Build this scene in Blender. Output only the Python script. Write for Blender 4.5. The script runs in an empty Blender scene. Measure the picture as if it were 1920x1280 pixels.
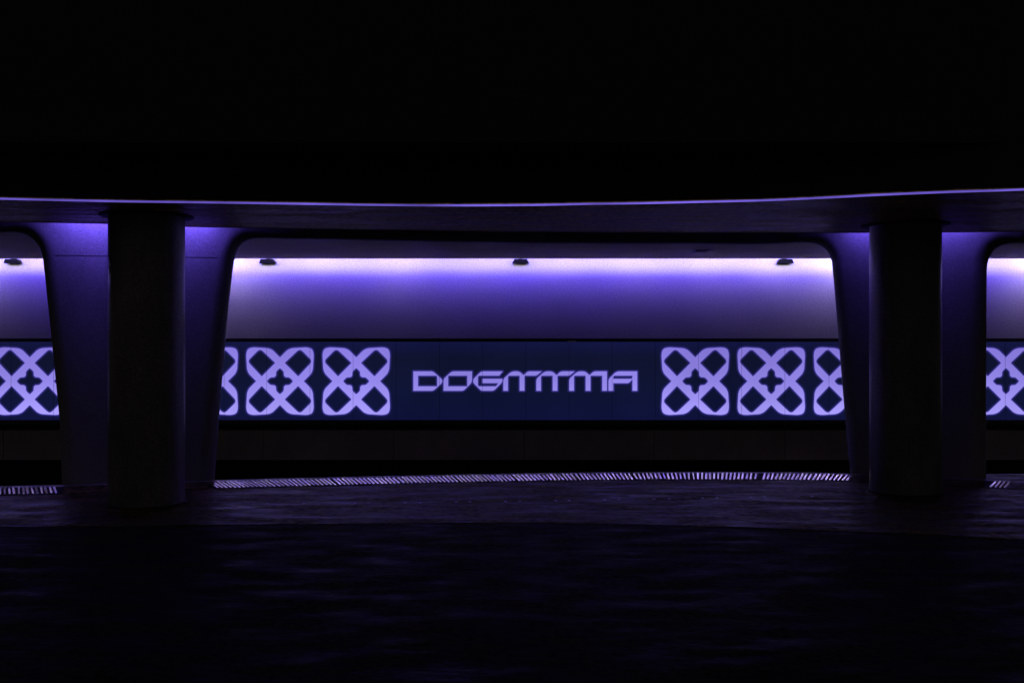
import bpy, bmesh, math, random
import numpy as np
from mathutils import Vector, Matrix
random.seed(7)
R = math.radians
S = bpy.context.scene
COL = S.collection
# ------------------------------------------------------------------ camera
EYE = 1.55
F = 35.0 / 36.0 * 1920.0            # focal length in photo pixels
cam_d = bpy.data.cameras.new('camera'); cam = bpy.data.objects.new('camera', cam_d)
COL.objects.link(cam); S.camera = cam
cam.location = (0, 0, EYE); cam.rotation_euler = (R(90), 0, 0)
cam_d.lens = 35; cam_d.sensor_width = 36; cam_d.clip_end = 400; cam_d.clip_start = 0.05
# ------------------------------------------------------------------ world: night sky, sun below the horizon
W = bpy.data.worlds.new('World'); S.world = W; W.use_nodes = True
wn = W.node_tree.nodes; wl = W.node_tree.links
bg = wn['Background']; sky = wn.new('ShaderNodeTexSky')
sky.sky_type = 'NISHITA'; sky.sun_disc = False
sky.sun_elevation = R(-4); sky.sun_rotation = R(200)
fillc = wn.new('ShaderNodeMix'); fillc.data_type = 'RGBA'; fillc.blend_type = 'ADD'; fillc.inputs[0].default_value = 1
fillc.inputs[7].default_value = (.52,.45,.46,1)      # dim warm constant added to the sky as fill for unlit surfaces
wl.new(sky.outputs[0], fillc.inputs[6]); wl.new(fillc.outputs[2], bg.inputs[0]); bg.inputs[1].default_value = 0.05
S.view_settings.view_transform = 'Standard'; S.view_settings.look = 'None'
S.view_settings.exposure = 0; S.view_settings.gamma = 1
# ------------------------------------------------------------------ helpers
def at(px, py, d):                  # a photo pixel on the ray, at depth d
    return Vector(((px-960)/F*d, d, EYE+(640-py)/F*d))
def on_z(px, py, z):                # where that ray meets the level z
    return at(px, py, (z-EYE)*F/(640-py))
def link(o, parent=None):
    COL.objects.link(o)
    if parent: o.parent = parent
    return o
def mesh_obj(name, verts, faces, m, parent=None, smooth=False, auto=None):
    me = bpy.data.meshes.new(name); me.from_pydata([tuple(v) for v in verts], [], faces)
    bm = bmesh.new(); bm.from_mesh(me); bmesh.ops.recalc_face_normals(bm, faces=bm.faces); bm.to_mesh(me); bm.free()
    me.materials.append(m)
    if smooth:
        for p in me.polygons: p.use_smooth = True
        if auto is not None:
            me.set_sharp_from_angle(angle=R(auto))
    return link(bpy.data.objects.new(name, me), parent)
def empty(name, loc):
    o = bpy.data.objects.new(name, None); o.location = loc; o.empty_display_size = .1
    return link(o)
def tag(o, label=None, cat=None, group=None, kind=None):
    if label: o['label'] = label
    if cat: o['category'] = cat
    if group: o['group'] = group
    if kind: o['kind'] = kind
    return o
class MB:
    def __init__(s): s.v = []; s.f = []
    def add(s, v, f):
        b = len(s.v); s.v += [Vector(p) for p in v]; s.f += [tuple(i+b for i in q) for q in f]; return s
    def box(s, a, b):
        x0,y0,z0 = a; x1,y1,z1 = b
        v = [(x,y,z) for z in (z0,z1) for y in (y0,y1) for x in (x0,x1)]
        return s.add(v, [(0,2,3,1),(4,5,7,6),(0,1,5,4),(2,6,7,3),(0,4,6,2),(1,3,7,5)])
    def obj(s, name, m, parent=None, smooth=False, auto=None, off=None):
        v = [p-off for p in s.v] if off is not None else s.v
        return mesh_obj(name, v, s.f, m, parent, smooth, auto)
def bevel(o, w, seg=2, ang=40):
    b = o.modifiers.new('bevel', 'BEVEL'); b.width = w; b.segments = seg; b.limit_method = 'ANGLE'; b.angle_limit = R(ang)
    return o
def spline(pts, n):                 # catmull-rom through points, n samples per span
    P = [Vector(p) for p in pts]; P = [2*P[0]-P[1]] + P + [2*P[-1]-P[-2]]; out = []
    for i in range(1, len(P)-2):
        for k in range(n):
            t = k/n; a,b,c,d = P[i-1:i+3]
            out.append(.5*((2*b)+(c-a)*t+(2*a-5*b+4*c-d)*t*t+(3*b-a-3*c+d)*t**3))
    out.append(P[-2]); return out
def interp(x, table):
    xs = [t[0] for t in table]; return float(np.interp(x, xs, [t[1] for t in table]))
# ------------------------------------------------------------------ materials
def nt(name):
    m = bpy.data.materials.new(name); m.use_nodes = True
    n = m.node_tree.nodes; return m, n, m.node_tree.links, n['Principled BSDF']
def concrete(name, c0, c1, rough=(.5,.75), scale=1.5, stretch=(1,1,1), bump=.25, fine=60, spec=.5, speck=.12, bd=.02, tint=None):
    m, n, l, p = nt(name)
    tc = n.new('ShaderNodeTexCoord'); geo = n.new('ShaderNodeNewGeometry')
    mp = n.new('ShaderNodeMapping'); mp.inputs['Scale'].default_value = stretch
    l.new(geo.outputs['Position'], mp.inputs[0])
    a = n.new('ShaderNodeTexNoise'); a.inputs['Scale'].default_value = scale; a.inputs['Detail'].default_value = 8; a.inputs['Roughness'].default_value = .62
    l.new(mp.outputs[0], a.inputs[0])
    f = n.new('ShaderNodeTexNoise'); f.inputs['Scale'].default_value = fine; f.inputs['Detail'].default_value = 3
    l.new(geo.outputs['Position'], f.inputs[0])
    r = n.new('ShaderNodeMapRange'); r.inputs[1].default_value = .32; r.inputs[2].default_value = .68
    l.new(a.outputs[0], r.inputs[0])
    mx = n.new('ShaderNodeMix'); mx.data_type = 'RGBA'
    mx.inputs[6].default_value = (*c0, 1); mx.inputs[7].default_value = (*c1, 1)
    l.new(r.outputs[0], mx.inputs[0])
    fr = n.new('ShaderNodeMapRange'); fr.inputs[1].default_value = .3; fr.inputs[2].default_value = .7
    fr.inputs[3].default_value = 1-speck*2; fr.inputs[4].default_value = 1+speck*2
    l.new(f.outputs[0], fr.inputs[0])
    mm = n.new('ShaderNodeVectorMath'); mm.operation = 'SCALE'
    l.new(mx.outputs[2], mm.inputs[0]); l.new(fr.outputs[0], mm.inputs['Scale'])
    l.new(mm.outputs[0], p.inputs['Base Color'])
    rr = n.new('ShaderNodeMapRange'); rr.inputs[1].default_value = .3; rr.inputs[2].default_value = .7
    rr.inputs[3].default_value = rough[0]; rr.inputs[4].default_value = rough[1]
    l.new(a.outputs[0], rr.inputs[0]); l.new(rr.outputs[0], p.inputs['Roughness'])
    p.inputs['Specular IOR Level'].default_value = spec
    ad = n.new('ShaderNodeMath'); ad.operation = 'MULTIPLY_ADD'; ad.inputs[1].default_value = .3
    l.new(f.outputs[0], ad.inputs[0]); l.new(a.outputs[0], ad.inputs[2])
    bp = n.new('ShaderNodeBump'); bp.inputs['Strength'].default_value = bump; bp.inputs['Distance'].default_value = bd
    if tint: p.inputs['Specular Tint'].default_value = (*tint, 1)
    l.new(ad.outputs[0], bp.inputs['Height']); l.new(bp.outputs[0], p.inputs['Normal'])
    return m
def plain(name, c, rough=.5, metal=0, spec=.5):
    m, n, l, p = nt(name)
    ns = n.new('ShaderNodeTexNoise'); ns.inputs['Scale'].default_value = 25
    geo = n.new('ShaderNodeNewGeometry'); l.new(geo.outputs['Position'], ns.inputs[0])
    r = n.new('ShaderNodeMapRange'); r.inputs[3].default_value = max(0,rough-.1); r.inputs[4].default_value = min(1,rough+.1)
    l.new(ns.outputs[0], r.inputs[0]); l.new(r.outputs[0], p.inputs['Roughness'])
    p.inputs['Base Color'].default_value = (*c, 1); p.inputs['Metallic'].default_value = metal
    p.inputs['Specular IOR Level'].default_value = spec
    return m
def glow(name, c, s):
    m, n, l, p = nt(name)
    p.inputs['Base Color'].default_value = (.02,.02,.02,1)
    p.inputs['Emission Color'].default_value = (*c, 1); p.inputs['Emission Strength'].default_value = s
    return m
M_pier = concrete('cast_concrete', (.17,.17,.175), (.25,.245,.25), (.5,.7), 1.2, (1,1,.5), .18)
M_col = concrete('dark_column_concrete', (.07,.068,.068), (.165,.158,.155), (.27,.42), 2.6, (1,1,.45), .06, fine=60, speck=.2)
M_slab = concrete('board_marked_concrete', (.16,.12,.03), (.88,.71,.18), (.25,.65), 3.4, (.35,2.6,1), .9, fine=16, speck=.35, bd=.05, tint=(1,.86,.30), spec=.7)
M_rear = concrete('rough_soffit_concrete', (.22,.185,.09), (.42,.35,.17), (.5,.8), 1.8, (.7,1.6,1), .5, fine=40, speck=.35, bd=.04, tint=(1,.88,.6))
M_wall = concrete('painted_plaster', (.50,.50,.52), (.55,.55,.56), (.6,.75), .9, (1,1,1), .10, fine=55, speck=.13)
M_clad = concrete('lower_wall_cladding', (.40,.37,.31), (.58,.54,.45), (.55,.75), 1.5, (1,1,1), .2, speck=.2)
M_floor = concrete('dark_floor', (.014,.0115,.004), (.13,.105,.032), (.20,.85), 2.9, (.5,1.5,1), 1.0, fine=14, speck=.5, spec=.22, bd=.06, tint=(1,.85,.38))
M_near = concrete('falloff_dark_floor', (.001,.0009,.0004), (.024,.020,.007), (.42,1.0), 3.2, (.6,1.3,1), .7, fine=22, speck=.5, spec=.055, bd=.018, tint=(1,.85,.38))  # darker copy of the floor; light fall-off toward the viewer put into colour
M_joint = plain('joint_mortar', (.05,.05,.055), .8)
M_bead = plain('pale_glint_bead', (.85,.80,.70), .35)  # pale colour stands in for glints along the canopy's rear edge
M_pit = concrete('sunken_roadway', (.02,.02,.02), (.03,.03,.03), (.7,.9), 2, (1,1,1), .2)
M_black = plain('black_paint', (.012,.012,.013), .7)
M_trim = plain('bronze_trim', (.10,.085,.07), .5, .3)
M_steel = plain('brushed_steel', (.62,.61,.63), .38, 1)
M_fix = plain('fixture_paint', (.006,.006,.008), .6, 0, .2)
# ------------------------------------------------------------------ depths and levels
Z_SLAB = 2.75; Z_REAR = 2.85; D_EDGE = 15.66; D_WALL = 16.2; D_SCR = 16.14
def wz(py, d=D_WALL): return EYE+(640-py)/F*d
def wx(px, d=D_WALL): return (px-960)/F*d
XW = 15.0
# ------------------------------------------------------------------ floor
edge_px = [(-1300,928),(-700,922),(-300,918),(0,914),(100,912),(400,903),(600,897.5),(1000,889),(1200,887.2),(1300,886.6),(1590,887.5),(1920,888),(2300,889),(2900,891)]
step_px = [(-1300,1010),(-600,996),(-100,988),(200,985),(400,983),(700,980.5),(1000,979.5),(1300,984.5),(1560,994),(1740,1001),(1920,1011),(2300,1032),(2900,1065)]
edge = spline([on_z(x,y,0) for x,y in edge_px], 8)
step = spline([on_z(x,y,0) for x,y in step_px], 8)
def resamp(P, n):
    L = [0]
    for a,b in zip(P, P[1:]): L.append(L[-1]+(b-a).length)
    out = []
    for i in range(n):
        s = L[-1]*i/(n-1); out.append(Vector([float(np.interp(s, L, [p[k] for p in P])) for k in range(3)]))
    return out
E = resamp(edge, 120); T = resamp(step, 120)
v = []; f = []
for a, b in zip(T, E):
    v += [Vector((a.x,a.y,-.0)), Vector((b.x,b.y,0)), Vector((b.x,b.y,-1.2)), Vector((a.x,a.y,-.4))]
for i in range(119):
    q = i*4
    for k in range(4): f.append((q+k, q+(k+1)%4, q+4+(k+1)%4, q+4+k))
f += [(0,1,2,3), (476,477,478,479)]
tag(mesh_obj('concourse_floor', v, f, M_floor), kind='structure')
v = []; f = []
for a in T: v += [Vector((a.x,a.y+.004,-.006)), Vector((a.x,a.y+.004,-.4)), Vector((a.x*1.6,-14,-.4)), Vector((a.x*1.6,-14,-.006))]
for i in range(119):
    q = i*4
    for k in range(4): f.append((q+k, q+(k+1)%4, q+4+(k+1)%4, q+4+k))
f += [(0,1,2,3), (476,477,478,479)]
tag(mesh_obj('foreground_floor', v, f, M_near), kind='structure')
mb = MB(); mb.box((-40,-30,-1.4),(40,22,-1.15))
tag(mb.obj('sunken_road', M_pit), kind='structure')
# ------------------------------------------------------------------ curved front canopy slab
front_px = [(-700,360),(-300,368),(0,375.6),(200,380),(350,382),(500,384),(700,387),(850,388),(1000,387.2),(1100,385.3),(1200,384),(1300,381.8),(1440,378.4),(1560,373),(1640,368.8),(1780,363),(1920,358.5),(2300,342),(2900,316)]
rear_px = [(-700,398),(-300,408),(0,415),(200,419),(350,424.5),(500,427),(840,432.4),(1000,434),(1300,435.6),(1500,436),(1765,435),(1920,433.5),(2300,430),(2900,424)]
fr = resamp(spline([on_z(x,y,Z_SLAB) for x,y in front_px], 8), 160)
re_ = resamp(spline([on_z(x,y,Z_SLAB) for x,y in rear_px], 8), 160)
prof = []
v = []; f = []
for a, b in zip(fr, re_):
    d = (b-a); dn = Vector((d.x,d.y,0)).normalized()
    m1 = a + dn*.012
    v += [a+Vector((0,0,.006)), m1, b-dn*.01, b+Vector((0,0,.012)), b+Vector((0,0,.09)), a+dn*.9+Vector((0,0,.09)), a+Vector((0,0,.034))]
K = 7
for i in range(159):
    q = i*K
    for k in range(K): f.append((q+k, q+(k+1)%K, q+K+(k+1)%K, q+K+k))
f += [tuple(range(K)), tuple(range(159*K, 160*K))]
slab = mesh_obj('canopy_slab', v, f, M_slab)
tag(slab, 'wide curved concrete canopy slab with glowing violet front edge, resting on the round columns', 'canopy')
# emissive violet line along the front nosing
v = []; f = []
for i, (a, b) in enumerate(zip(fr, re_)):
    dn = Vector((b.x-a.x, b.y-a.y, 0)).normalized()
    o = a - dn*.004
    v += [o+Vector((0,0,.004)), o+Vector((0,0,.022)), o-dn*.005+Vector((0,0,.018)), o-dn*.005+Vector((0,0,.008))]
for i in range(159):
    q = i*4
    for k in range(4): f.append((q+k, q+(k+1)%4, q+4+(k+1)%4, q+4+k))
m, n, l, p = nt('emissive_violet_edge')
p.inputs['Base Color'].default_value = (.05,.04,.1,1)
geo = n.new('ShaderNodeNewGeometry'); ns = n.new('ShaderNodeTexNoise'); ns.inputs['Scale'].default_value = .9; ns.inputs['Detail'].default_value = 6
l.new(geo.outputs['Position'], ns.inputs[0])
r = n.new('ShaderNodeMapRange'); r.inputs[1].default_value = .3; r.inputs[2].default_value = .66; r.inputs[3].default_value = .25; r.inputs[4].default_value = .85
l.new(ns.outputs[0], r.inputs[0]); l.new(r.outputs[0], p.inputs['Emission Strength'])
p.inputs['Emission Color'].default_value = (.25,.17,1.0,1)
mesh_obj('edge_line', v, f, m, slab)
# thin drip bead under the rear edge, coloured pale for its glints
v = []; f = []; NB = 6
for a, b in zip(fr, re_):
    dn = Vector((b.x-a.x, b.y-a.y, 0)).normalized(); c = b - dn*.012 + Vector((0,0,-.001))
    for k in range(NB):
        t = 2*math.pi*k/NB; v.append(c + dn*math.cos(t)*.007 + Vector((0,0,math.sin(t)*.007)))
for i in range(159):
    for k in range(NB): f.append((i*NB+k, i*NB+(k+1)%NB, (i+1)*NB+(k+1)%NB, (i+1)*NB+k))
mesh_obj('drip_edge', v, f, M_bead, slab, smooth=True)
# ------------------------------------------------------------------ upper storey (black in the photo)
v = []; f = []
for a, b in zip(fr, re_):
    dn = Vector((b.x-a.x, b.y-a.y, 0)).normalized(); c = a + dn*1.1
    e = a + dn*1.4
    v += [Vector((c.x,c.y,2.86)), Vector((c.x,c.y,9)), Vector((e.x,e.y,9)), Vector((e.x,e.y,2.86))]
for i in range(159):
    q = i*4
    for k in range(4): f.append((q+k, q+(k+1)%4, q+4+(k+1)%4, q+4+k))
f += [(0,1,2,3), (636,637,638,639)]
tag(mesh_obj('upper_wall', v, f, M_black), 'unlit black curved wall rising above the violet edged canopy', 'wall')
mb = MB(); mb.box((-30,8.9,3.32),(30,17.5,3.6))  # unseen slab added overhead to stop light leaking in
tag(mb.obj('light_block_slab', M_black), 'unseen dark roof slab added over the piers and lit wall to block light', 'roof')
# ------------------------------------------------------------------ round columns
def column(px, base_y, wpx, label):
    dn = EYE*F/(base_y-640)
    r = wpx/F*(dn+.37)/2*.94; c = Vector(((px-960)/F*(dn+r), dn+r, 0))
    root = empty('round_column', c); tag(root, label, 'column', 'round columns under the canopy edge')
    N = 96
    def tube(name, rings, mat):
        v = []; f = []
        for rr, z in rings:
            for k in range(N):
                t = 2*math.pi*k/N; v.append((rr*math.cos(t), rr*math.sin(t), z))
        for j in range(len(rings)-1):
            for k in range(N): f.append((j*N+k, j*N+(k+1)%N, (j+1)*N+(k+1)%N, (j+1)*N+k))
        f.append(tuple(range(N))); f.append(tuple(range((len(rings)-1)*N, len(rings)*N)))
        return mesh_obj(name, v, f, mat, root, smooth=True, auto=35)
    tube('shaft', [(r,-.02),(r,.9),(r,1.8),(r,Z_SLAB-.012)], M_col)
    tube('collar', [(r*1.22,Z_SLAB-.010),(r*1.24,Z_SLAB-.006),(r*1.24,Z_SLAB+.003)], M_black)
    tube('base_ring', [(r*1.05,-.01),(r*1.05,.012),(r*1.03,.018),(r*1.001,.018)], M_black)
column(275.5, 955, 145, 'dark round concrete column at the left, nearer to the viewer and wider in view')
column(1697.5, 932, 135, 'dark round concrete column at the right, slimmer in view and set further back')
# ------------------------------------------------------------------ flared piers and lintels
def plane_hit(px, py, A, D, lean=0):        # ray against the vertical plane through A along D
    k = (px-960)/F                  # X = k*d
    Nn = Vector((-D.y, D.x, 0)); z = 0; z = 1.5
    if Nn.y < 0: Nn = -Nn
    for _ in range(12):
        Q = A+Nn*(lean*max(0,z))
        s = (Q.x-k*Q.y)/(k*D.y-D.x); P = Q+D*s; z = EYE+(640-py)/F*P.y
    return Vector((P.x, P.y, z))
RB = .16
def pier(A, B, left, right, z_top, label, lean=0):
    D = (B-A); D.z = 0; D.normalize(); Nn = Vector((-D.y, D.x, 0))     # Nn points away from the camera
    if Nn.y < 0: Nn = -Nn
    def curve(pts):
        P = [plane_hit(x,y,A,D,lean) for x,y in pts]
        C = resamp(spline(P, 10), 90); return C
    L = curve(left); Rr = curve(right)
    L[0].z = Rr[0].z = -.02
    rows = []
    for i in range(90):
        def nrm(C, sgn):
            t = (C[min(i+1,89)]-C[max(i-1,0)]).normalized()
            u = t.dot(D); w = t.z
            n2 = D*(w*sgn) + Vector((0,0,-u*sgn))
            return n2                        # inward normal
        nl = nrm(L, 1); nr = nrm(Rr, -1)
        row = [L[i]+Nn*.75+nl*.26, L[i]+Nn*.3+nl*.10]
        for k in range(7):
            t = math.pi/2*k/6
            row.append(L[i]+Nn*(RB*(1-math.sin(t)))+nl*(RB*(1-math.cos(t))))
        a = row[-1]; b = Rr[i]+nr*RB
        for k in range(1,8): row.append(a.lerp(b, k/8))
        for k in range(6,-1,-1):
            t = math.pi/2*k/6
            row.append(Rr[i]+Nn*(RB*(1-math.sin(t)))+nr*(RB*(1-math.cos(t))))
        row += [Rr[i]+Nn*.3+nr*.10, Rr[i]+Nn*.75+nr*.26]
        rows.append(row)
    last = rows[-1]
    rows.append([Vector((p.x, p.y, z_top)) for p in last])
    K = len(rows[0]); v = [p for r in rows for p in r]; f = []
    for j in range(len(rows)-1):
        for k in range(K): f.append((j*K+k, j*K+(k+1)%K, (j+1)*K+(k+1)%K, (j+1)*K+k))
    f.append(tuple(range(K)))
    c = (A+B)/2; c.z = 0
    root = empty('flared_pier', c); tag(root, label, 'pier', 'flared concrete piers behind the canopy')
    o = mesh_obj('pier_shaft', [p-c for p in v], f, M_pier, root, smooth=True, auto=50)
    return root, L, Rr, D, Nn, c
LEAN = .13
A1 = on_z(110,917,0); B1 = on_z(400,909,0)
A2 = on_z(1590,891.5,0); B2 = on_z(1850,907,0)
left1 = [(110,916),(106,800),(91,645),(82,560),(76,500),(73,480),(65,458),(46,440),(22,433.5),(2,433)]
right1 = [(400,909),(408,790),(420,645),(428,560),(435,500),(439,480),(448,460),(462,449),(480,445),(500,444.5)]
left2 = [(1590,891),(1581,790),(1569,645),(1562,560),(1557,505),(1554,485),(1545,468),(1530,457),(1512,454),(1494,453.6)]
right2 = [(1848,907),(1848,790),(1848.5,645),(1849,560),(1849.5,505),(1852,487),(1862,468),(1878,458),(1896,455),(1914,454.5)]
ZT = 3.3
p1, L1, R1, D1, N1, c1 = pier(A1, B1, left1, right1, ZT, 'broad pale concrete pier flaring upward behind the left round column')
p2, L2, R2, D2, N2, c2 = pier(A2, B2, left2, right2, ZT, 'angled concrete pier behind the right round column, leaning left and upright at right', LEAN)
# construction joint across each pier head: a shallow dark reveal
def joint(root, c, A, D, Nn, x0, y0, x1, y1, lean=0):
    a = plane_hit(x0,y0,A,D,lean); b = plane_hit(x1,y1,A,D,lean); h = .0035
    mb = MB(); o = Nn*-.002
    mb.add([a+o+Vector((0,0,h)), b+o+Vector((0,0,h)), b+o-Vector((0,0,h)), a+o-Vector((0,0,h)),
            a+Nn*.02+Vector((0,0,h)), b+Nn*.02+Vector((0,0,h)), b+Nn*.02-Vector((0,0,h)), a+Nn*.02-Vector((0,0,h))],
           [(0,1,2,3),(4,7,6,5),(0,4,5,1),(3,2,6,7),(0,3,7,4),(1,5,6,2)])
    mb.obj('joint_line', M_joint, root, off=c)
joint(p1, c1, A1, D1, N1, 104, 478.5, 408, 483)
joint(p2, c2, A2, D2, N2, 1584, 490.5, 1634, 491, LEAN)
def lintel(path, label):            # path: list of (point at the lower front edge, inward normal)
    P = resamp(spline(path, 12), 60); v = []; f = []
    for i, p in enumerate(P):
        t = (P[min(i+1,59)]-P[max(i-1,0)]); t.z = 0; t.normalize(); nn = Vector((-t.y,t.x,0))
        if nn.y < 0: nn = -nn
        row = [p+nn*.75+Vector((0,0,.12))]
        for k in range(7):
            th = math.pi/2*k/6
            row.append(p+nn*(RB*(1-math.sin(th)))+Vector((0,0,RB*(1-math.cos(th)))))
        row.append(Vector((p.x,p.y,ZT))); row.append(Vector((p.x,p.y,ZT))+nn*.75)
        v += row
    K = 10
    for j in range(59):
        for k in range(K): f.append((j*K+k, j*K+(k+1)%K, (j+1)*K+(k+1)%K, (j+1)*K+k))
    f += [tuple(range(K)), tuple(range(59*K, 60*K))]
    o = mesh_obj('lintel_beam', v, f, M_pier, smooth=True, auto=50)
    return tag(o, label, 'beam', 'lintel beams joining the piers')
zr1 = R1[-1].z; zl2 = L2[-1].z
def lp(px, py, z): return on_z(px, py, z)
mid = [R1[-1], Vector((R1[-1].x+.5*D1.x*1.0, R1[-1].y+.5*D1.y, zr1)),
       Vector((-.73,11.36,2.70)), Vector((.6,11.76,2.72)), Vector((1.9,12.04,2.742)),
       Vector((L2[-1].x-.45*D2.x, L2[-1].y-.45*D2.y*.85, zl2)), L2[-1]]
lintel(mid, 'long dark lintel beam arching between the two flared piers')
l0 = L1[-1]
lintel([Vector((l0.x-5,l0.y-1.9,l0.z)), Vector((l0.x-2.4,l0.y-.7,l0.z)), Vector((l0.x-.6,l0.y-.6*D1.y/D1.x*1.05,l0.z)), l0], 'short stretch of lintel beam leaving the left pier at the left edge of view')
r0 = R2[-1]
lintel([r0, r0+Vector((.5*D2.x,.5*D2.y,0)), r0+Vector((2.0,-1.35,0)), r0+Vector((4.5,-3.7,0))], 'short stretch of lintel beam leaving the right pier at the right edge of view')
# ------------------------------------------------------------------ rear ceiling with lit cove
v = []; f = []
XR = np.linspace(-XW, XW, 61)
lin = sorted([(p.x, p.y) for p in mid] + [(l0.x-5,l0.y-1.9),(l0.x-2.4,l0.y-.7),(l0.x,l0.y),(r0.x,r0.y),(r0.x+2,r0.y-1.35),(r0.x+4.5,r0.y-3.7)])
for x in XR:
    y0 = interp(x, lin)+.45
    v += [(x,y0,Z_REAR),(x,D_EDGE-.02,Z_REAR),(x,D_EDGE,Z_REAR+.02),(x,D_EDGE,Z_REAR+.07),(x,D_EDGE-.35,Z_REAR+.07),(x,D_EDGE-.4,3.3),(x,y0,3.3)]
K = 7
for i in range(60):
    q = i*K
    for k in range(K): f.append((q+k, q+(k+1)%K, q+K+(k+1)%K, q+K+k))
f += [tuple(range(K)), tuple(range(60*K, 61*K))]
tag(mesh_obj('rear_soffit', v, f, M_rear), 'rough grey concrete soffit over the sunken road, ending at the lit cove', 'ceiling')
# ------------------------------------------------------------------ back wall
wall = empty('back_wall', (0, D_WALL, -1.2)); tag(wall, 'long straight wall washed in violet light, carrying the glowing screen band', 'wall')
def wpart(name, x0, x1, z0, z1, d0, d1, m, parent=wall, bev=0):
    mb = MB(); mb.box((x0,d0,z0),(x1,d1,z1)); o = mb.obj(name, m, parent, off=Vector((0,D_WALL,-1.2)))
    if bev: bevel(o, bev)
    return o
wpart('plaster_face', -XW, XW, wz(634), 3.318, D_WALL, 16.6, M_wall)
wpart('top_trim', -XW, XW, wz(640.6,D_WALL-.05), wz(634)-.002, D_WALL-.05, 16.6, M_black)
wpart('lower_ledge', -XW, XW, wz(795), wz(787.4), D_WALL-.07, 16.6, M_trim, bev=.006)
wpart('shadow_gap', -XW, XW, wz(806)+.001, wz(795)-.001, D_WALL+.12, 16.6, M_black)
wpart('screen_backing', -XW, XW, wz(787.4)+.001, wz(640.6,D_WALL-.05)-.001, D_SCR+.035, 16.6, M_black)
js = [-1471+244.4*k for k in range(19)] 
js = [1471-244.2*k for k in range(-3, 12)]; js.sort()
xs = [wx(j) for j in js]
for a, b in zip(xs, xs[1:]):
    wpart('cladding_panel', a+.004, b-.004, wz(862), wz(806), D_WALL, 16.5, M_clad, bev=.004)
wpart('cladding_backing', -XW, XW, wz(862)+.002, wz(806), 16.51, 16.6, M_black)
wpart('plinth_recess', -XW, XW, -1.14, wz(862)-.002, D_WALL+.35, 17, M_black)
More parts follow.
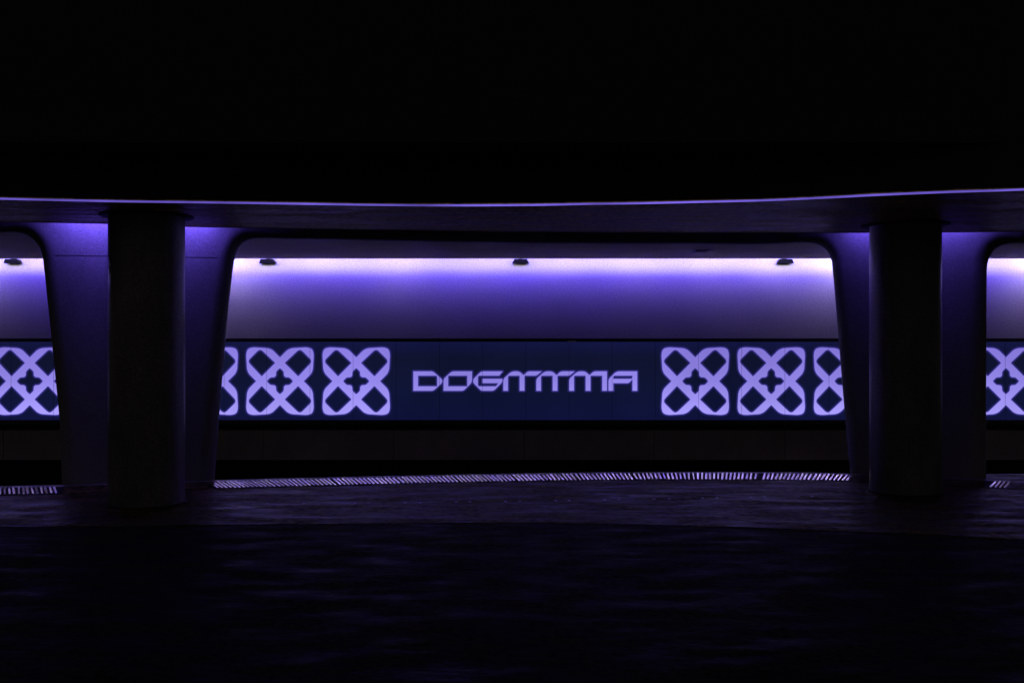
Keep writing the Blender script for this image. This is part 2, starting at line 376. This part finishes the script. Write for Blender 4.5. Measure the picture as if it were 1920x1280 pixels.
# ------------------------------------------------------------------ LED screen band
joints = [21-80*k for k in range(5,0,-1)] + [21+79.9*k for k in range(6)] + [500.3+80.92*k for k in range(12)] + [1471.5+82.6*k for k in range(1+0, 11)]
joints = sorted(set(round(j,2) for j in [21-80*k for k in range(1,5)] + [21+79.88*k for k in range(6)] + [500.3+80.93*k for k in range(12)] + [1471.5+82.6*k for k in range(10)]))
jn = [joints[0]]
for j in joints[1:]:
    if j-jn[-1] > 20: jn.append(j)
Zt = EYE+(640-640.8)/F*D_SCR; Zb = EYE+(640-787)/F*D_SCR
def display_mat(name, glyph):
    m, n, l, p = nt(name)
    p.inputs['Base Color'].default_value = (.01,.01,.012,1); p.inputs['Roughness'].default_value = .45
    geo = n.new('ShaderNodeNewGeometry'); sp = n.new('ShaderNodeSeparateXYZ'); l.new(geo.outputs['Position'], sp.inputs[0])
    g = n.new('ShaderNodeMapRange'); g.inputs[1].default_value = Zb; g.inputs[2].default_value = Zt; l.new(sp.outputs['Z'], g.inputs[0])
    # picture background: navy, a little bluer along its upper and lower borders
    cr = n.new('ShaderNodeValToRGB'); e = cr.color_ramp.elements
    e[0].position = 0; e[0].color = (.0042,.0058,.040,1); e[1].position = 1; e[1].color = (.0055,.0070,.050,1)
    k = cr.color_ramp.elements.new(.35); k.color = (.0040,.0065,.033,1); k = cr.color_ramp.elements.new(.8); k.color = (.0046,.0062,.026,1)
    l.new(g.outputs[0], cr.inputs[0])
    ns = n.new('ShaderNodeTexNoise'); ns.inputs['Scale'].default_value = .8; l.new(geo.outputs['Position'], ns.inputs[0])
    nr = n.new('ShaderNodeMapRange'); nr.inputs[1].default_value=.3; nr.inputs[2].default_value=.7; nr.inputs[3].default_value = .92; nr.inputs[4].default_value = 1.1; l.new(ns.outputs[0], nr.inputs[0])
    sc = n.new('ShaderNodeVectorMath'); sc.operation = 'SCALE'; l.new(cr.outputs[0], sc.inputs[0]); l.new(nr.outputs[0], sc.inputs['Scale'])
    out = sc.outputs[0]
    if glyph:
        at_ = n.new('ShaderNodeAttribute'); at_.attribute_name = 'dist'
        gc = n.new('ShaderNodeValToRGB'); e = gc.color_ramp.elements
        e[0].position = .05; e[0].color = (.395,.335,.98,1); e[1].position = .95; e[1].color = (.235,.185,.70,1)
        k = gc.color_ramp.elements.new(.5); k.color = (.285,.235,.80,1)
        l.new(g.outputs[0], gc.inputs[0])
        hal = n.new('ShaderNodeMapRange'); hal.interpolation_type = 'SMOOTHSTEP'
        hal.inputs[1].default_value = -.5; hal.inputs[2].default_value = 5.2; hal.inputs[3].default_value = 1; hal.inputs[4].default_value = 0
        l.new(at_.outputs['Fac'], hal.inputs[0])
        pw = n.new('ShaderNodeMath'); pw.operation = 'POWER'; pw.inputs[1].default_value = 1.7; l.new(hal.outputs[0], pw.inputs[0])
        hs = n.new('ShaderNodeVectorMath'); hs.operation = 'SCALE'; hs.inputs[0].default_value = (.045,.035,.30); l.new(pw.outputs[0], hs.inputs['Scale'])
        ad = n.new('ShaderNodeVectorMath'); ad.operation = 'ADD'; l.new(out, ad.inputs[0]); l.new(hs.outputs[0], ad.inputs[1])
        cf = n.new('ShaderNodeMapRange'); cf.interpolation_type = 'SMOOTHSTEP'
        cf.inputs[1].default_value = -.3; cf.inputs[2].default_value = .5; cf.inputs[3].default_value = 1; cf.inputs[4].default_value = 0
        l.new(at_.outputs['Fac'], cf.inputs[0])
        mx = n.new('ShaderNodeMix'); mx.data_type = 'RGBA'
        l.new(cf.outputs[0], mx.inputs[0]); l.new(ad.outputs[0], mx.inputs[6]); l.new(gc.outputs[0], mx.inputs[7])
        out = mx.outputs[2]
    vn = n.new('ShaderNodeTexNoise'); vn.inputs['Scale'].default_value = .9; vn.inputs['Detail'].default_value = 4; l.new(geo.outputs['Position'], vn.inputs[0])
    vr = n.new('ShaderNodeMapRange'); vr.inputs[1].default_value=.32; vr.inputs[2].default_value=.68; vr.inputs[3].default_value = .90; vr.inputs[4].default_value = 1.08; l.new(vn.outputs[0], vr.inputs[0])
    vs_ = n.new('ShaderNodeVectorMath'); vs_.operation = 'SCALE'; l.new(out, vs_.inputs[0]); l.new(vr.outputs[0], vs_.inputs['Scale']); out = vs_.outputs[0]
    l.new(out, p.inputs['Emission Color']); p.inputs['Emission Strength'].default_value = 1
    return m
M_disp = display_mat('display_background', False); M_gly = display_mat('display_emblem', True)
scr = empty('led_screen', (wx(960), D_SCR, Zb)); so = Vector((0, D_SCR, Zb)); scr.location = so
tag(scr, 'long navy display band on the wall showing violet emblems and a wordmark', 'screen')
for a, b in zip(jn, jn[1:]):
    mb = MB(); mb.box((wx(a,D_SCR)+.0015, D_SCR, Zb), (wx(b,D_SCR)-.0015, D_SCR+.03, Zt)); mb.obj('display_panel', M_disp, scr, off=so)
for a in jn:
    mb = MB(); x = wx(a,D_SCR); mb.box((x-.002, D_SCR-.006, Zb+.001), (x+.002, D_SCR-.0045, Zt-.001)); mb.obj('panel_seam', M_black, scr, off=so)
mb = MB(); x0 = wx(1064.5,D_SCR); x1 = wx(1080,D_SCR); mb.box((x0, D_SCR-.03, wz(641,D_SCR)), (x1, D_SCR+.02, wz(638.3,D_SCR))); mb.obj('metal_clip', M_steel, scr, off=so)

def sdf(polys, X, Y):               # even-odd signed distance, positive outside
    best = np.full(X.shape, 1e9); ins = np.zeros(X.shape, bool)
    for P in polys:
        n_ = len(P)
        for i in range(n_):
            (x0,y0),(x1,y1) = P[i], P[(i+1)%n_]
            dx,dy = x1-x0, y1-y0; L2_ = dx*dx+dy*dy
            if L2_ < 1e-12: continue
            t = np.clip(((X-x0)*dx+(Y-y0)*dy)/L2_, 0, 1)
            best = np.minimum(best, (X-x0-t*dx)**2+(Y-y0-t*dy)**2)
            if y0 != y1:
                c = ((y0 > Y) != (y1 > Y)) & (X < (x1-x0)*(Y-y0)/(y1-y0)+x0); ins ^= c
    d = np.sqrt(best); return np.where(ins, -d, d)
def rnd(P, r, n_=4):                # round polygon corners listed as (x,y,r)
    out = []; N = len(P)
    for i in range(N):
        p = Vector(P[i][:2]); rr = P[i][2] if len(P[i]) > 2 else r
        a = Vector(P[i-1][:2]); b = Vector(P[(i+1)%N][:2])
        if rr <= 0: out.append(tuple(p)); continue
        la = min(rr, (a-p).length*.49); lb = min(rr, (b-p).length*.49)
        q0 = p+(a-p).normalized()*la; q1 = p+(b-p).normalized()*lb
        for k in range(n_+1):
            t = k/n_; out.append(tuple(q0*(1-t)**2+p*2*t*(1-t)+q1*t*t))
    return out
def glyph_mesh(name, polys, x0, x1, y0, y1, step_, keep):    # photo pixels, y down; local metres
    nx = int((x1-x0)/step_)+1; ny = int((y1-y0)/step_)+1
    gx = np.linspace(x0,x1,nx); gy = np.linspace(y0,y1,ny); X, Y = np.meshgrid(gx, gy)
    Dd = sdf(polys, X, Y); k = D_SCR/F
    idx = -np.ones(X.shape, int); cells = []
    mn = np.minimum(np.minimum(Dd[:-1,:-1],Dd[1:,:-1]), np.minimum(Dd[:-1,1:],Dd[1:,1:]))
    jj, ii = np.where(mn < keep); vs = []; ds = []
    def vid(j,i):
        if idx[j,i] < 0:
            idx[j,i] = len(vs); vs.append((float(X[j,i])*k, 0, -float(Y[j,i])*k)); ds.append(float(Dd[j,i]))
        return int(idx[j,i])
    for j,i in zip(jj,ii): cells.append((vid(j,i),vid(j+1,i),vid(j+1,i+1),vid(j,i+1)))
    me = bpy.data.meshes.new(name); me.from_pydata(vs, [], cells)
    at_ = me.attributes.new('dist', 'FLOAT', 'POINT'); at_.data.foreach_set('value', ds)
    me.materials.append(M_gly); return me
# crossed emblem, unit = half its width
q = [(0,.700,.02),(-.220,.920,.06),(-.345,.972,.06),(-.80,1.0,.10),(-.955,.955,.08),(-1.0,.80,.10),(-.972,.345,.06),(-.920,.220,.06),(-.70,0,.02)]
def sym(Q):
    top = Q; out = list(Q)
    out += [(x,-y,*r_) for x,y,*r_ in reversed(Q[1:-1])]
    out += [(0,-Q[0][1],Q[0][2])]
    half = out
    out = half + [(-x,y,*r_) for x,y,*r_ in reversed(half[1:-1])]
    return out
outer = rnd(sym(q), 0)
hole = [(-.135,.54,.03),(-.54,.135,.03),(-.970,.59,.12),(-.59,.970,.12)]
plus = [(0,.395,.035),(-.115,.29,.05),(-.122,.165,.02),(-.165,.122,.02),(-.29,.115,.05),(-.395,0,.035)]
emb = [outer]
for sx in (1,-1):
    for sy in (1,-1): emb.append(rnd([(x*sx,y*sy,r_) for x,y,r_ in hole], 0))
emb.append(rnd(sym(plus), 0))
H = 63.3
emb = [[(x*H,-y*H) for x,y in P] for P in emb]
em = glyph_mesh('emblem', emb, -70, 70, -70, 70, 1.0, 5.4)
for px in (-229, -86.5, 56, 240, 383, 525, 668, 1303.5, 1446, 1589, 1732, 1886, 2029, 2171):
    o = link(bpy.data.objects.new('emblem', em), scr)
    o.location = Vector((wx(px,D_SCR), D_SCR-.003, wz(714.3,D_SCR))) - so
# wordmark, traced in enlarged photo coordinates
sc_ = 1920/220
def A_(P, x0=760): return [(x0+p[0]/sc_, 680+p[1]/sc_, (p[2] if len(p)>2 else 0)/sc_) for p in P]
def B_(P): return A_(P, 980)
polys = []
def addp(P, fn): polys.append(rnd(fn(P), 0))
addp([(133,140),(450,140,30),(592,262,30),(606,295,14),(594,332,30),(457,455,34),(133,455)], A_)
addp([(207,208),(504,208),(523,226),(523,385),(207,385)], A_)
addp([(627,455),(627,262,40),(763,140,40),(1090,140),(1090,318,50),(950,455,34)], A_)
addp([(700,208),(1015,208),(1015,385),(700,385)], A_)
addp([(1590,140),(1535,208),(1207,208),(1187,226),(1187,368),(1205,385),(1485,385),(1525,330),(1262,330),(1262,262),(1588,262),(1588,312,40),(1445,455,34),(1242,455,30),(1112,325,24),(1112,268,24),(1242,140,40)], A_)
def unit(dx): addp([(x+dx,y,*r_) for x,y,*r_ in [(225,455),(225,262,40),(362,140,50),(483,140,40),(556,204),(622,140,40),(848,140),(765,208,26),(578,208),(568,220),(568,455),(492,455),(492,208),(315,208),(298,226),(298,455)]], B_)
unit(-540); unit(0)
addp([(762,455),(762,262,40),(900,140,50),(1020,140,40),(1095,204),(1162,140,40),(1378,140),(1378,455),(1303,455),(1303,208),(1118,208),(1108,220),(1108,455),(1032,455),(1032,208),(855,208),(838,226),(838,455)], B_)
addp([(1405,455),(1405,268,40),(1535,140,50),(1873,140),(1873,455),(1798,455),(1798,262),(1737,330,30),(1480,330),(1480,455)], B_)
addp([(1498,208),(1798,208),(1798,240),(1780,262),(1480,262),(1480,226)], B_)
cx, cy = 985, 714
polys = [[(x-cx,y-cy) for x,y in P] for P in polys]
wm = glyph_mesh('wordmark', polys, -220, 220, -26, 26, .7, 5.4)
o = link(bpy.data.objects.new('wordmark', wm), scr); o.location = Vector((wx(cx,D_SCR), D_SCR-.003, wz(cy,D_SCR))) - so
# ------------------------------------------------------------------ cove light strips (hidden in the slot) and their fixtures
def strip(name, x0, x1, y, z, w, energy, color, rx, label, m_body, spread=180):
    c = Vector(((x0+x1)/2, y, z)); root = empty(name, c); tag(root, label, 'light strip')
    mb = MB(); mb.box((-(x1-x0)/2,-w*.6,.004),((x1-x0)/2,w*.6,.03)); b = mb.obj('housing', m_body, root)
    L_ = bpy.data.lights.new('lamp', 'AREA'); L_.shape = 'RECTANGLE'; L_.size = x1-x0; L_.size_y = w; L_.energy = energy; L_.color = color; L_.spread = R(spread)
    lo = bpy.data.objects.new('lamp', L_); link(lo, root); root.rotation_euler = (rx,0,0)
    return root
root = empty('cove_light_strip', (0, D_EDGE-.21, 3.03)); tag(root, 'white light strip lying in the cove behind the soffit lip', 'light strip')
mb = MB(); mb.box((-13,-.03,.012),(13,.10,.04)); mb.obj('housing', M_fix, root)
rs = random.Random(11)
for k in range(17):
    e = rs.uniform(.72, 1.22)
    L_ = bpy.data.lights.new('lamp', 'AREA'); L_.shape = 'RECTANGLE'; L_.size = 1.44; L_.size_y = .12; L_.energy = 14*e; L_.color = (1.0, rs.uniform(.88,.95), rs.uniform(.92,1.0))
    lo = link(bpy.data.objects.new('lamp', L_), root); lo.location = (-12.2+1.525*k, 0, 0); lo.rotation_euler = (R(50),0,0)
for px, e in ((-60,4.5),(410,4.5),(480,1.2),(600,.6),(745,1.1),(900,.5),(1050,.45),(1200,.6),(1330,.8),(1450,1.4),(1575,4.5),(1950,6)):   # lamps added above the lip to whiten and grey the lower wall
    L_ = bpy.data.lights.new('lamp', 'AREA'); L_.shape = 'RECTANGLE'; L_.size = .5; L_.size_y = .05; L_.energy = e; L_.color = (.92,.74,1.0); L_.spread = R(130)
    lo = link(bpy.data.objects.new('lamp', L_), root); lo.location = (wx(px), .30, -.02); lo.rotation_euler = (R(62),0,0)
strip('cove_light_strip', -13, 13, D_EDGE+.10, 3.02, .03, 160, (.155,.088,1.0), R(64), 'violet light strip hidden above the lip of the rear soffit', M_fix, 114)
# dark clips hanging below the cove lip
def shade(px, label):
    c = Vector((wx(px, D_WALL-.07), D_WALL-.07, wz(491)-.0)); root = empty('cove_bracket', c)
    tag(root, label, 'bracket', 'dark brackets along the cove lip')
    v = []
    for z, hx, hy in ((.035,.10,.068),(-.028,.138,.030)):
        v += [(-hx,-hy,z),(hx,-hy,z),(hx,hy,z),(-hx,hy,z)]
    o = mesh_obj('hood', v, [(0,1,2,3),(4,5,6,7),(0,1,5,4),(1,2,6,5),(2,3,7,6),(3,0,4,7)], M_fix, root); bevel(o,.004)
    mb = MB(); mb.box((-.03,.0,.037),(.03,.068,.10)); mb.obj('arm', M_fix, root)
for px, lb in ((24,'dark bracket on the cove lip left of the left pier'),(502,'dark bracket on the cove lip just right of the left pier'),
               (976,'dark bracket on the cove lip above the wordmark'),(1472,'dark bracket on the cove lip just left of the right pier'),
               (1963,'dark bracket on the cove lip beyond the right pier')): shade(px, lb)
# pier washers in the slot between canopy and pier heads
def washer(A, D, Nn, px0, px1, z, energy, label, off=-.22, rx=50, lean=0):
    a = plane_hit(px0,440,A,D,lean); b = plane_hit(px1,440,A,D,lean); c = (a+b)/2; c.z = z; c += Nn*off
    root = empty('pier_washer', c); tag(root, label, 'light strip')
    ln = (b-a); ln.z = 0; ln = ln.length; ang = math.atan2(D.y, D.x)
    mb = MB(); mb.box((-ln/2,-.02,.004),(ln/2,.02,.03)); mb.obj('housing', M_fix, root)
    L_ = bpy.data.lights.new('lamp', 'AREA'); L_.shape = 'RECTANGLE'; L_.size = ln; L_.size_y = .03; L_.energy = energy; L_.color = (.17,.095,1.0); L_.spread = R(165)
    link(bpy.data.objects.new('lamp', L_), root); root.rotation_euler = (R(rx),0,ang)
washer(A1, D1, N1, 110, 400, 2.95, 19, 'violet light strip above the left pier head')
washer(A2, D2, N2, 1590, 1840, 2.98, 9, 'violet light strip above the right pier head', lean=LEAN)
# ------------------------------------------------------------------ small hatch on the rear soffit
hx = wx(1314, 14.28); root = empty('ceiling_hatch', (hx, 14.28, Z_REAR)); tag(root, 'small dark hatch with two bright corner catches under the rear soffit', 'hatch')
mb = MB(); mb.box((-.10,-.14,-.012),(.10,.14,.002)); bevel(mb.obj('cover', M_fix, root), .003)
for sx in (-1,1):
    mb = MB(); mb.box((sx*.125-.02,-.15,-.02),(sx*.125+.02,-.11,.002)); bevel(mb.obj('catch', M_steel, root), .003)
# ------------------------------------------------------------------ drain grate: diagonal slats in a curved channel
gr_px = [(-700,938),(-300,930),(0,923.5),(110,921),(300,914.5),(450,910),(600,906),(800,901),(1000,897),(1150,895.3),(1300,894.6),(1450,895.1),(1547,896.2),(1600,898),(1720,903),(1860,909.8),(1920,913),(2300,932),(2800,955)]
dirt = [(-700,-40),(0,-27),(480,-43),(712,-28),(910,-24),(1180,-6),(1320,10.9),(1580,32),(1880,40),(2800,48)]
G = resamp(spline([on_z(x,y+4.6,0) for x,y in gr_px], 10), 2000)
M_slat = plain('worn_aluminium', (.97,.91,.72), .19, 1)
M_kerb = concrete('kerb_concrete', (.10,.09,.06), (.22,.20,.13), (.4,.6), 2, tint=(1,.9,.6))
pitch = .0455; WG = .20; TILT = math.tan(R(11))
def ribbon(name, Q, off0, off1, z0, z1, mat, rise=0, par=None, go=Vector((0,0,0))):
    v = []; f = []
    for i, p_ in enumerate(Q):
        t = (Q[min(i+1,len(Q)-1)]-Q[max(i-1,0)]).normalized(); nn = Vector((-t.y,t.x,0))
        a = p_+nn*off0; b = p_+nn*off1
        v += [Vector((a.x,a.y,z1)),Vector((b.x,b.y,z1+rise)),Vector((b.x,b.y,z0)),Vector((a.x,a.y,z0))]
    for i in range(len(Q)-1):
        for k in range(4): f.append((i*4+k, i*4+(k+1)%4, i*4+4+(k+1)%4, i*4+4+k))
    m_ = len(Q)*4; f += [(0,1,2,3), (m_-4,m_-3,m_-2,m_-1)]
    return mesh_obj(name, [p_-go for p_ in v], f, mat, par)
def grate(xa, xb, label):
    Q = [p for p in G if xa <= 960+F*p.x/p.y <= xb]; go = Q[len(Q)//2].copy(); go.z = 0
    gr = empty('drain_grate', go); tag(gr, label, 'drain', 'slatted floor drains along the kerb')
    mb = MB(); acc = 0
    for a, b in zip(Q, Q[1:]):
        acc += (b-a).length
        if acc < pitch: continue
        acc -= pitch
        if random.random() < .003: continue
        px = 960+F*b.x/b.y; th = R(interp(px, dirt)+random.uniform(-1.2,1.2)); u = Vector((math.sin(th), math.cos(th), 0)); s_ = Vector((u.y,-u.x,0))*random.uniform(.0115,.0142)
        t = (b-a).normalized(); nn = Vector((-t.y,t.x,0)); k = WG/max(.3,u.dot(nn))
        jz = random.uniform(-.0012,.0012); tl = random.uniform(-.003,.003)
        p0 = b; p1 = b+u*k+Vector((0,0,WG*TILT)); r_ = []
        for p_, e in ((p0,-1),(p1,1)):
            zz = .011+jz+e*tl
            r_ += [p_-s_+Vector((0,0,zz-.006)), p_-s_*.7+Vector((0,0,zz)), p_+s_*.7+Vector((0,0,zz)), p_+s_+Vector((0,0,zz-.006)), p_+s_+Vector((0,0,.003)), p_-s_+Vector((0,0,.003))]
        mb.add(r_, [(0,1,7,6),(1,2,8,7),(2,3,9,8),(3,4,10,9),(5,0,6,11),(0,5,4,3,2,1),(6,7,8,9,10,11)])
    mb.obj('slats', M_slat, gr, off=go)
    Q = Q[::10]+[Q[-1]]
    ribbon('channel_bed', Q, -.008, WG+.005, .0005, .0045, M_black, WG*TILT, gr, go)
    ribbon('front_rim', Q, -.03, -.009, .0005, .006, M_black, 0, gr, go)
grate(-700, 112, 'short run of slatted drain at the left edge, left of the left pier')
grate(398, 1592, 'long curved run of bright slanted drain slats between the two piers')
grate(1846, 1888, 'very short dim run of slatted drain just right of the right pier')
kerb = ribbon('floor_kerb', G[::10]+[G[-1]], WG+.006, WG+.12, -.05, WG*TILT+.010, M_kerb)
tag(kerb, 'low curved concrete kerb behind the slatted drains', 'kerb')
for xa, xb, lb in ((112,398,'plain sloped strip added where shade hides the drain at the left pier foot'),(1888,2800,'plain sloped strip added past the last visible drain slats at the right edge'),(1592,1846,'plain sloped strip added where shade hides the drain at the right pier foot')):  # plain strips added in place of slats that go dark near the piers
    Q = [p for p in G if xa < 960+F*p.x/p.y < xb][::8]
    tag(ribbon('unlit_drain_strip', Q, -.01, WG+.004, .0005, .006, M_floor, WG*TILT), lb, 'drain strip')
# ------------------------------------------------------------------ floor studs in pairs
proto = None
def stud(px, py, lb):
    global proto
    P = on_z(px, py, 0)
    if proto is None:
        v = []; f = []; N = 14
        for rr, z in ((.016,0),(.016,.003),(.012,.007),(.005,.009)):
            for k in range(N): t = 2*math.pi*k/N; v.append((rr*math.cos(t), rr*math.sin(t), z))
        for j in range(3):
            for k in range(N): f.append((j*N+k, j*N+(k+1)%N, (j+1)*N+(k+1)%N, (j+1)*N+k))
        f.append(tuple(range(3*N,4*N)))
        proto = mesh_obj('floor_stud', v, f, M_steel, smooth=True); o = proto
    else:
        o = proto.copy(); COL.objects.link(o)
    o.location = P
    tag(o, lb, 'stud', 'paired studs in a row across the floor')
ORD = ['first','second','third','fourth','fifth','sixth','seventh','eighth','ninth','tenth','eleventh','twelfth']
for k, (a, b, y) in enumerate(((474,501,945.5),(570,597,944.5),(665.6,692,943.5),(759,787.5,942.5),(854.7,881,941),(948,975,940),(1042,1067,938.7),(1134,1161,937),(1226.6,1255,935.5),(1317,1344,934),(1408,1433,932.5),(1497,1523,931))):
    stud(a, y, 'small metal floor stud, left one of the %s pair from the left' % ORD[k]); stud(b, y-.4, 'small metal floor stud, right one of the %s pair from the left' % ORD[k])
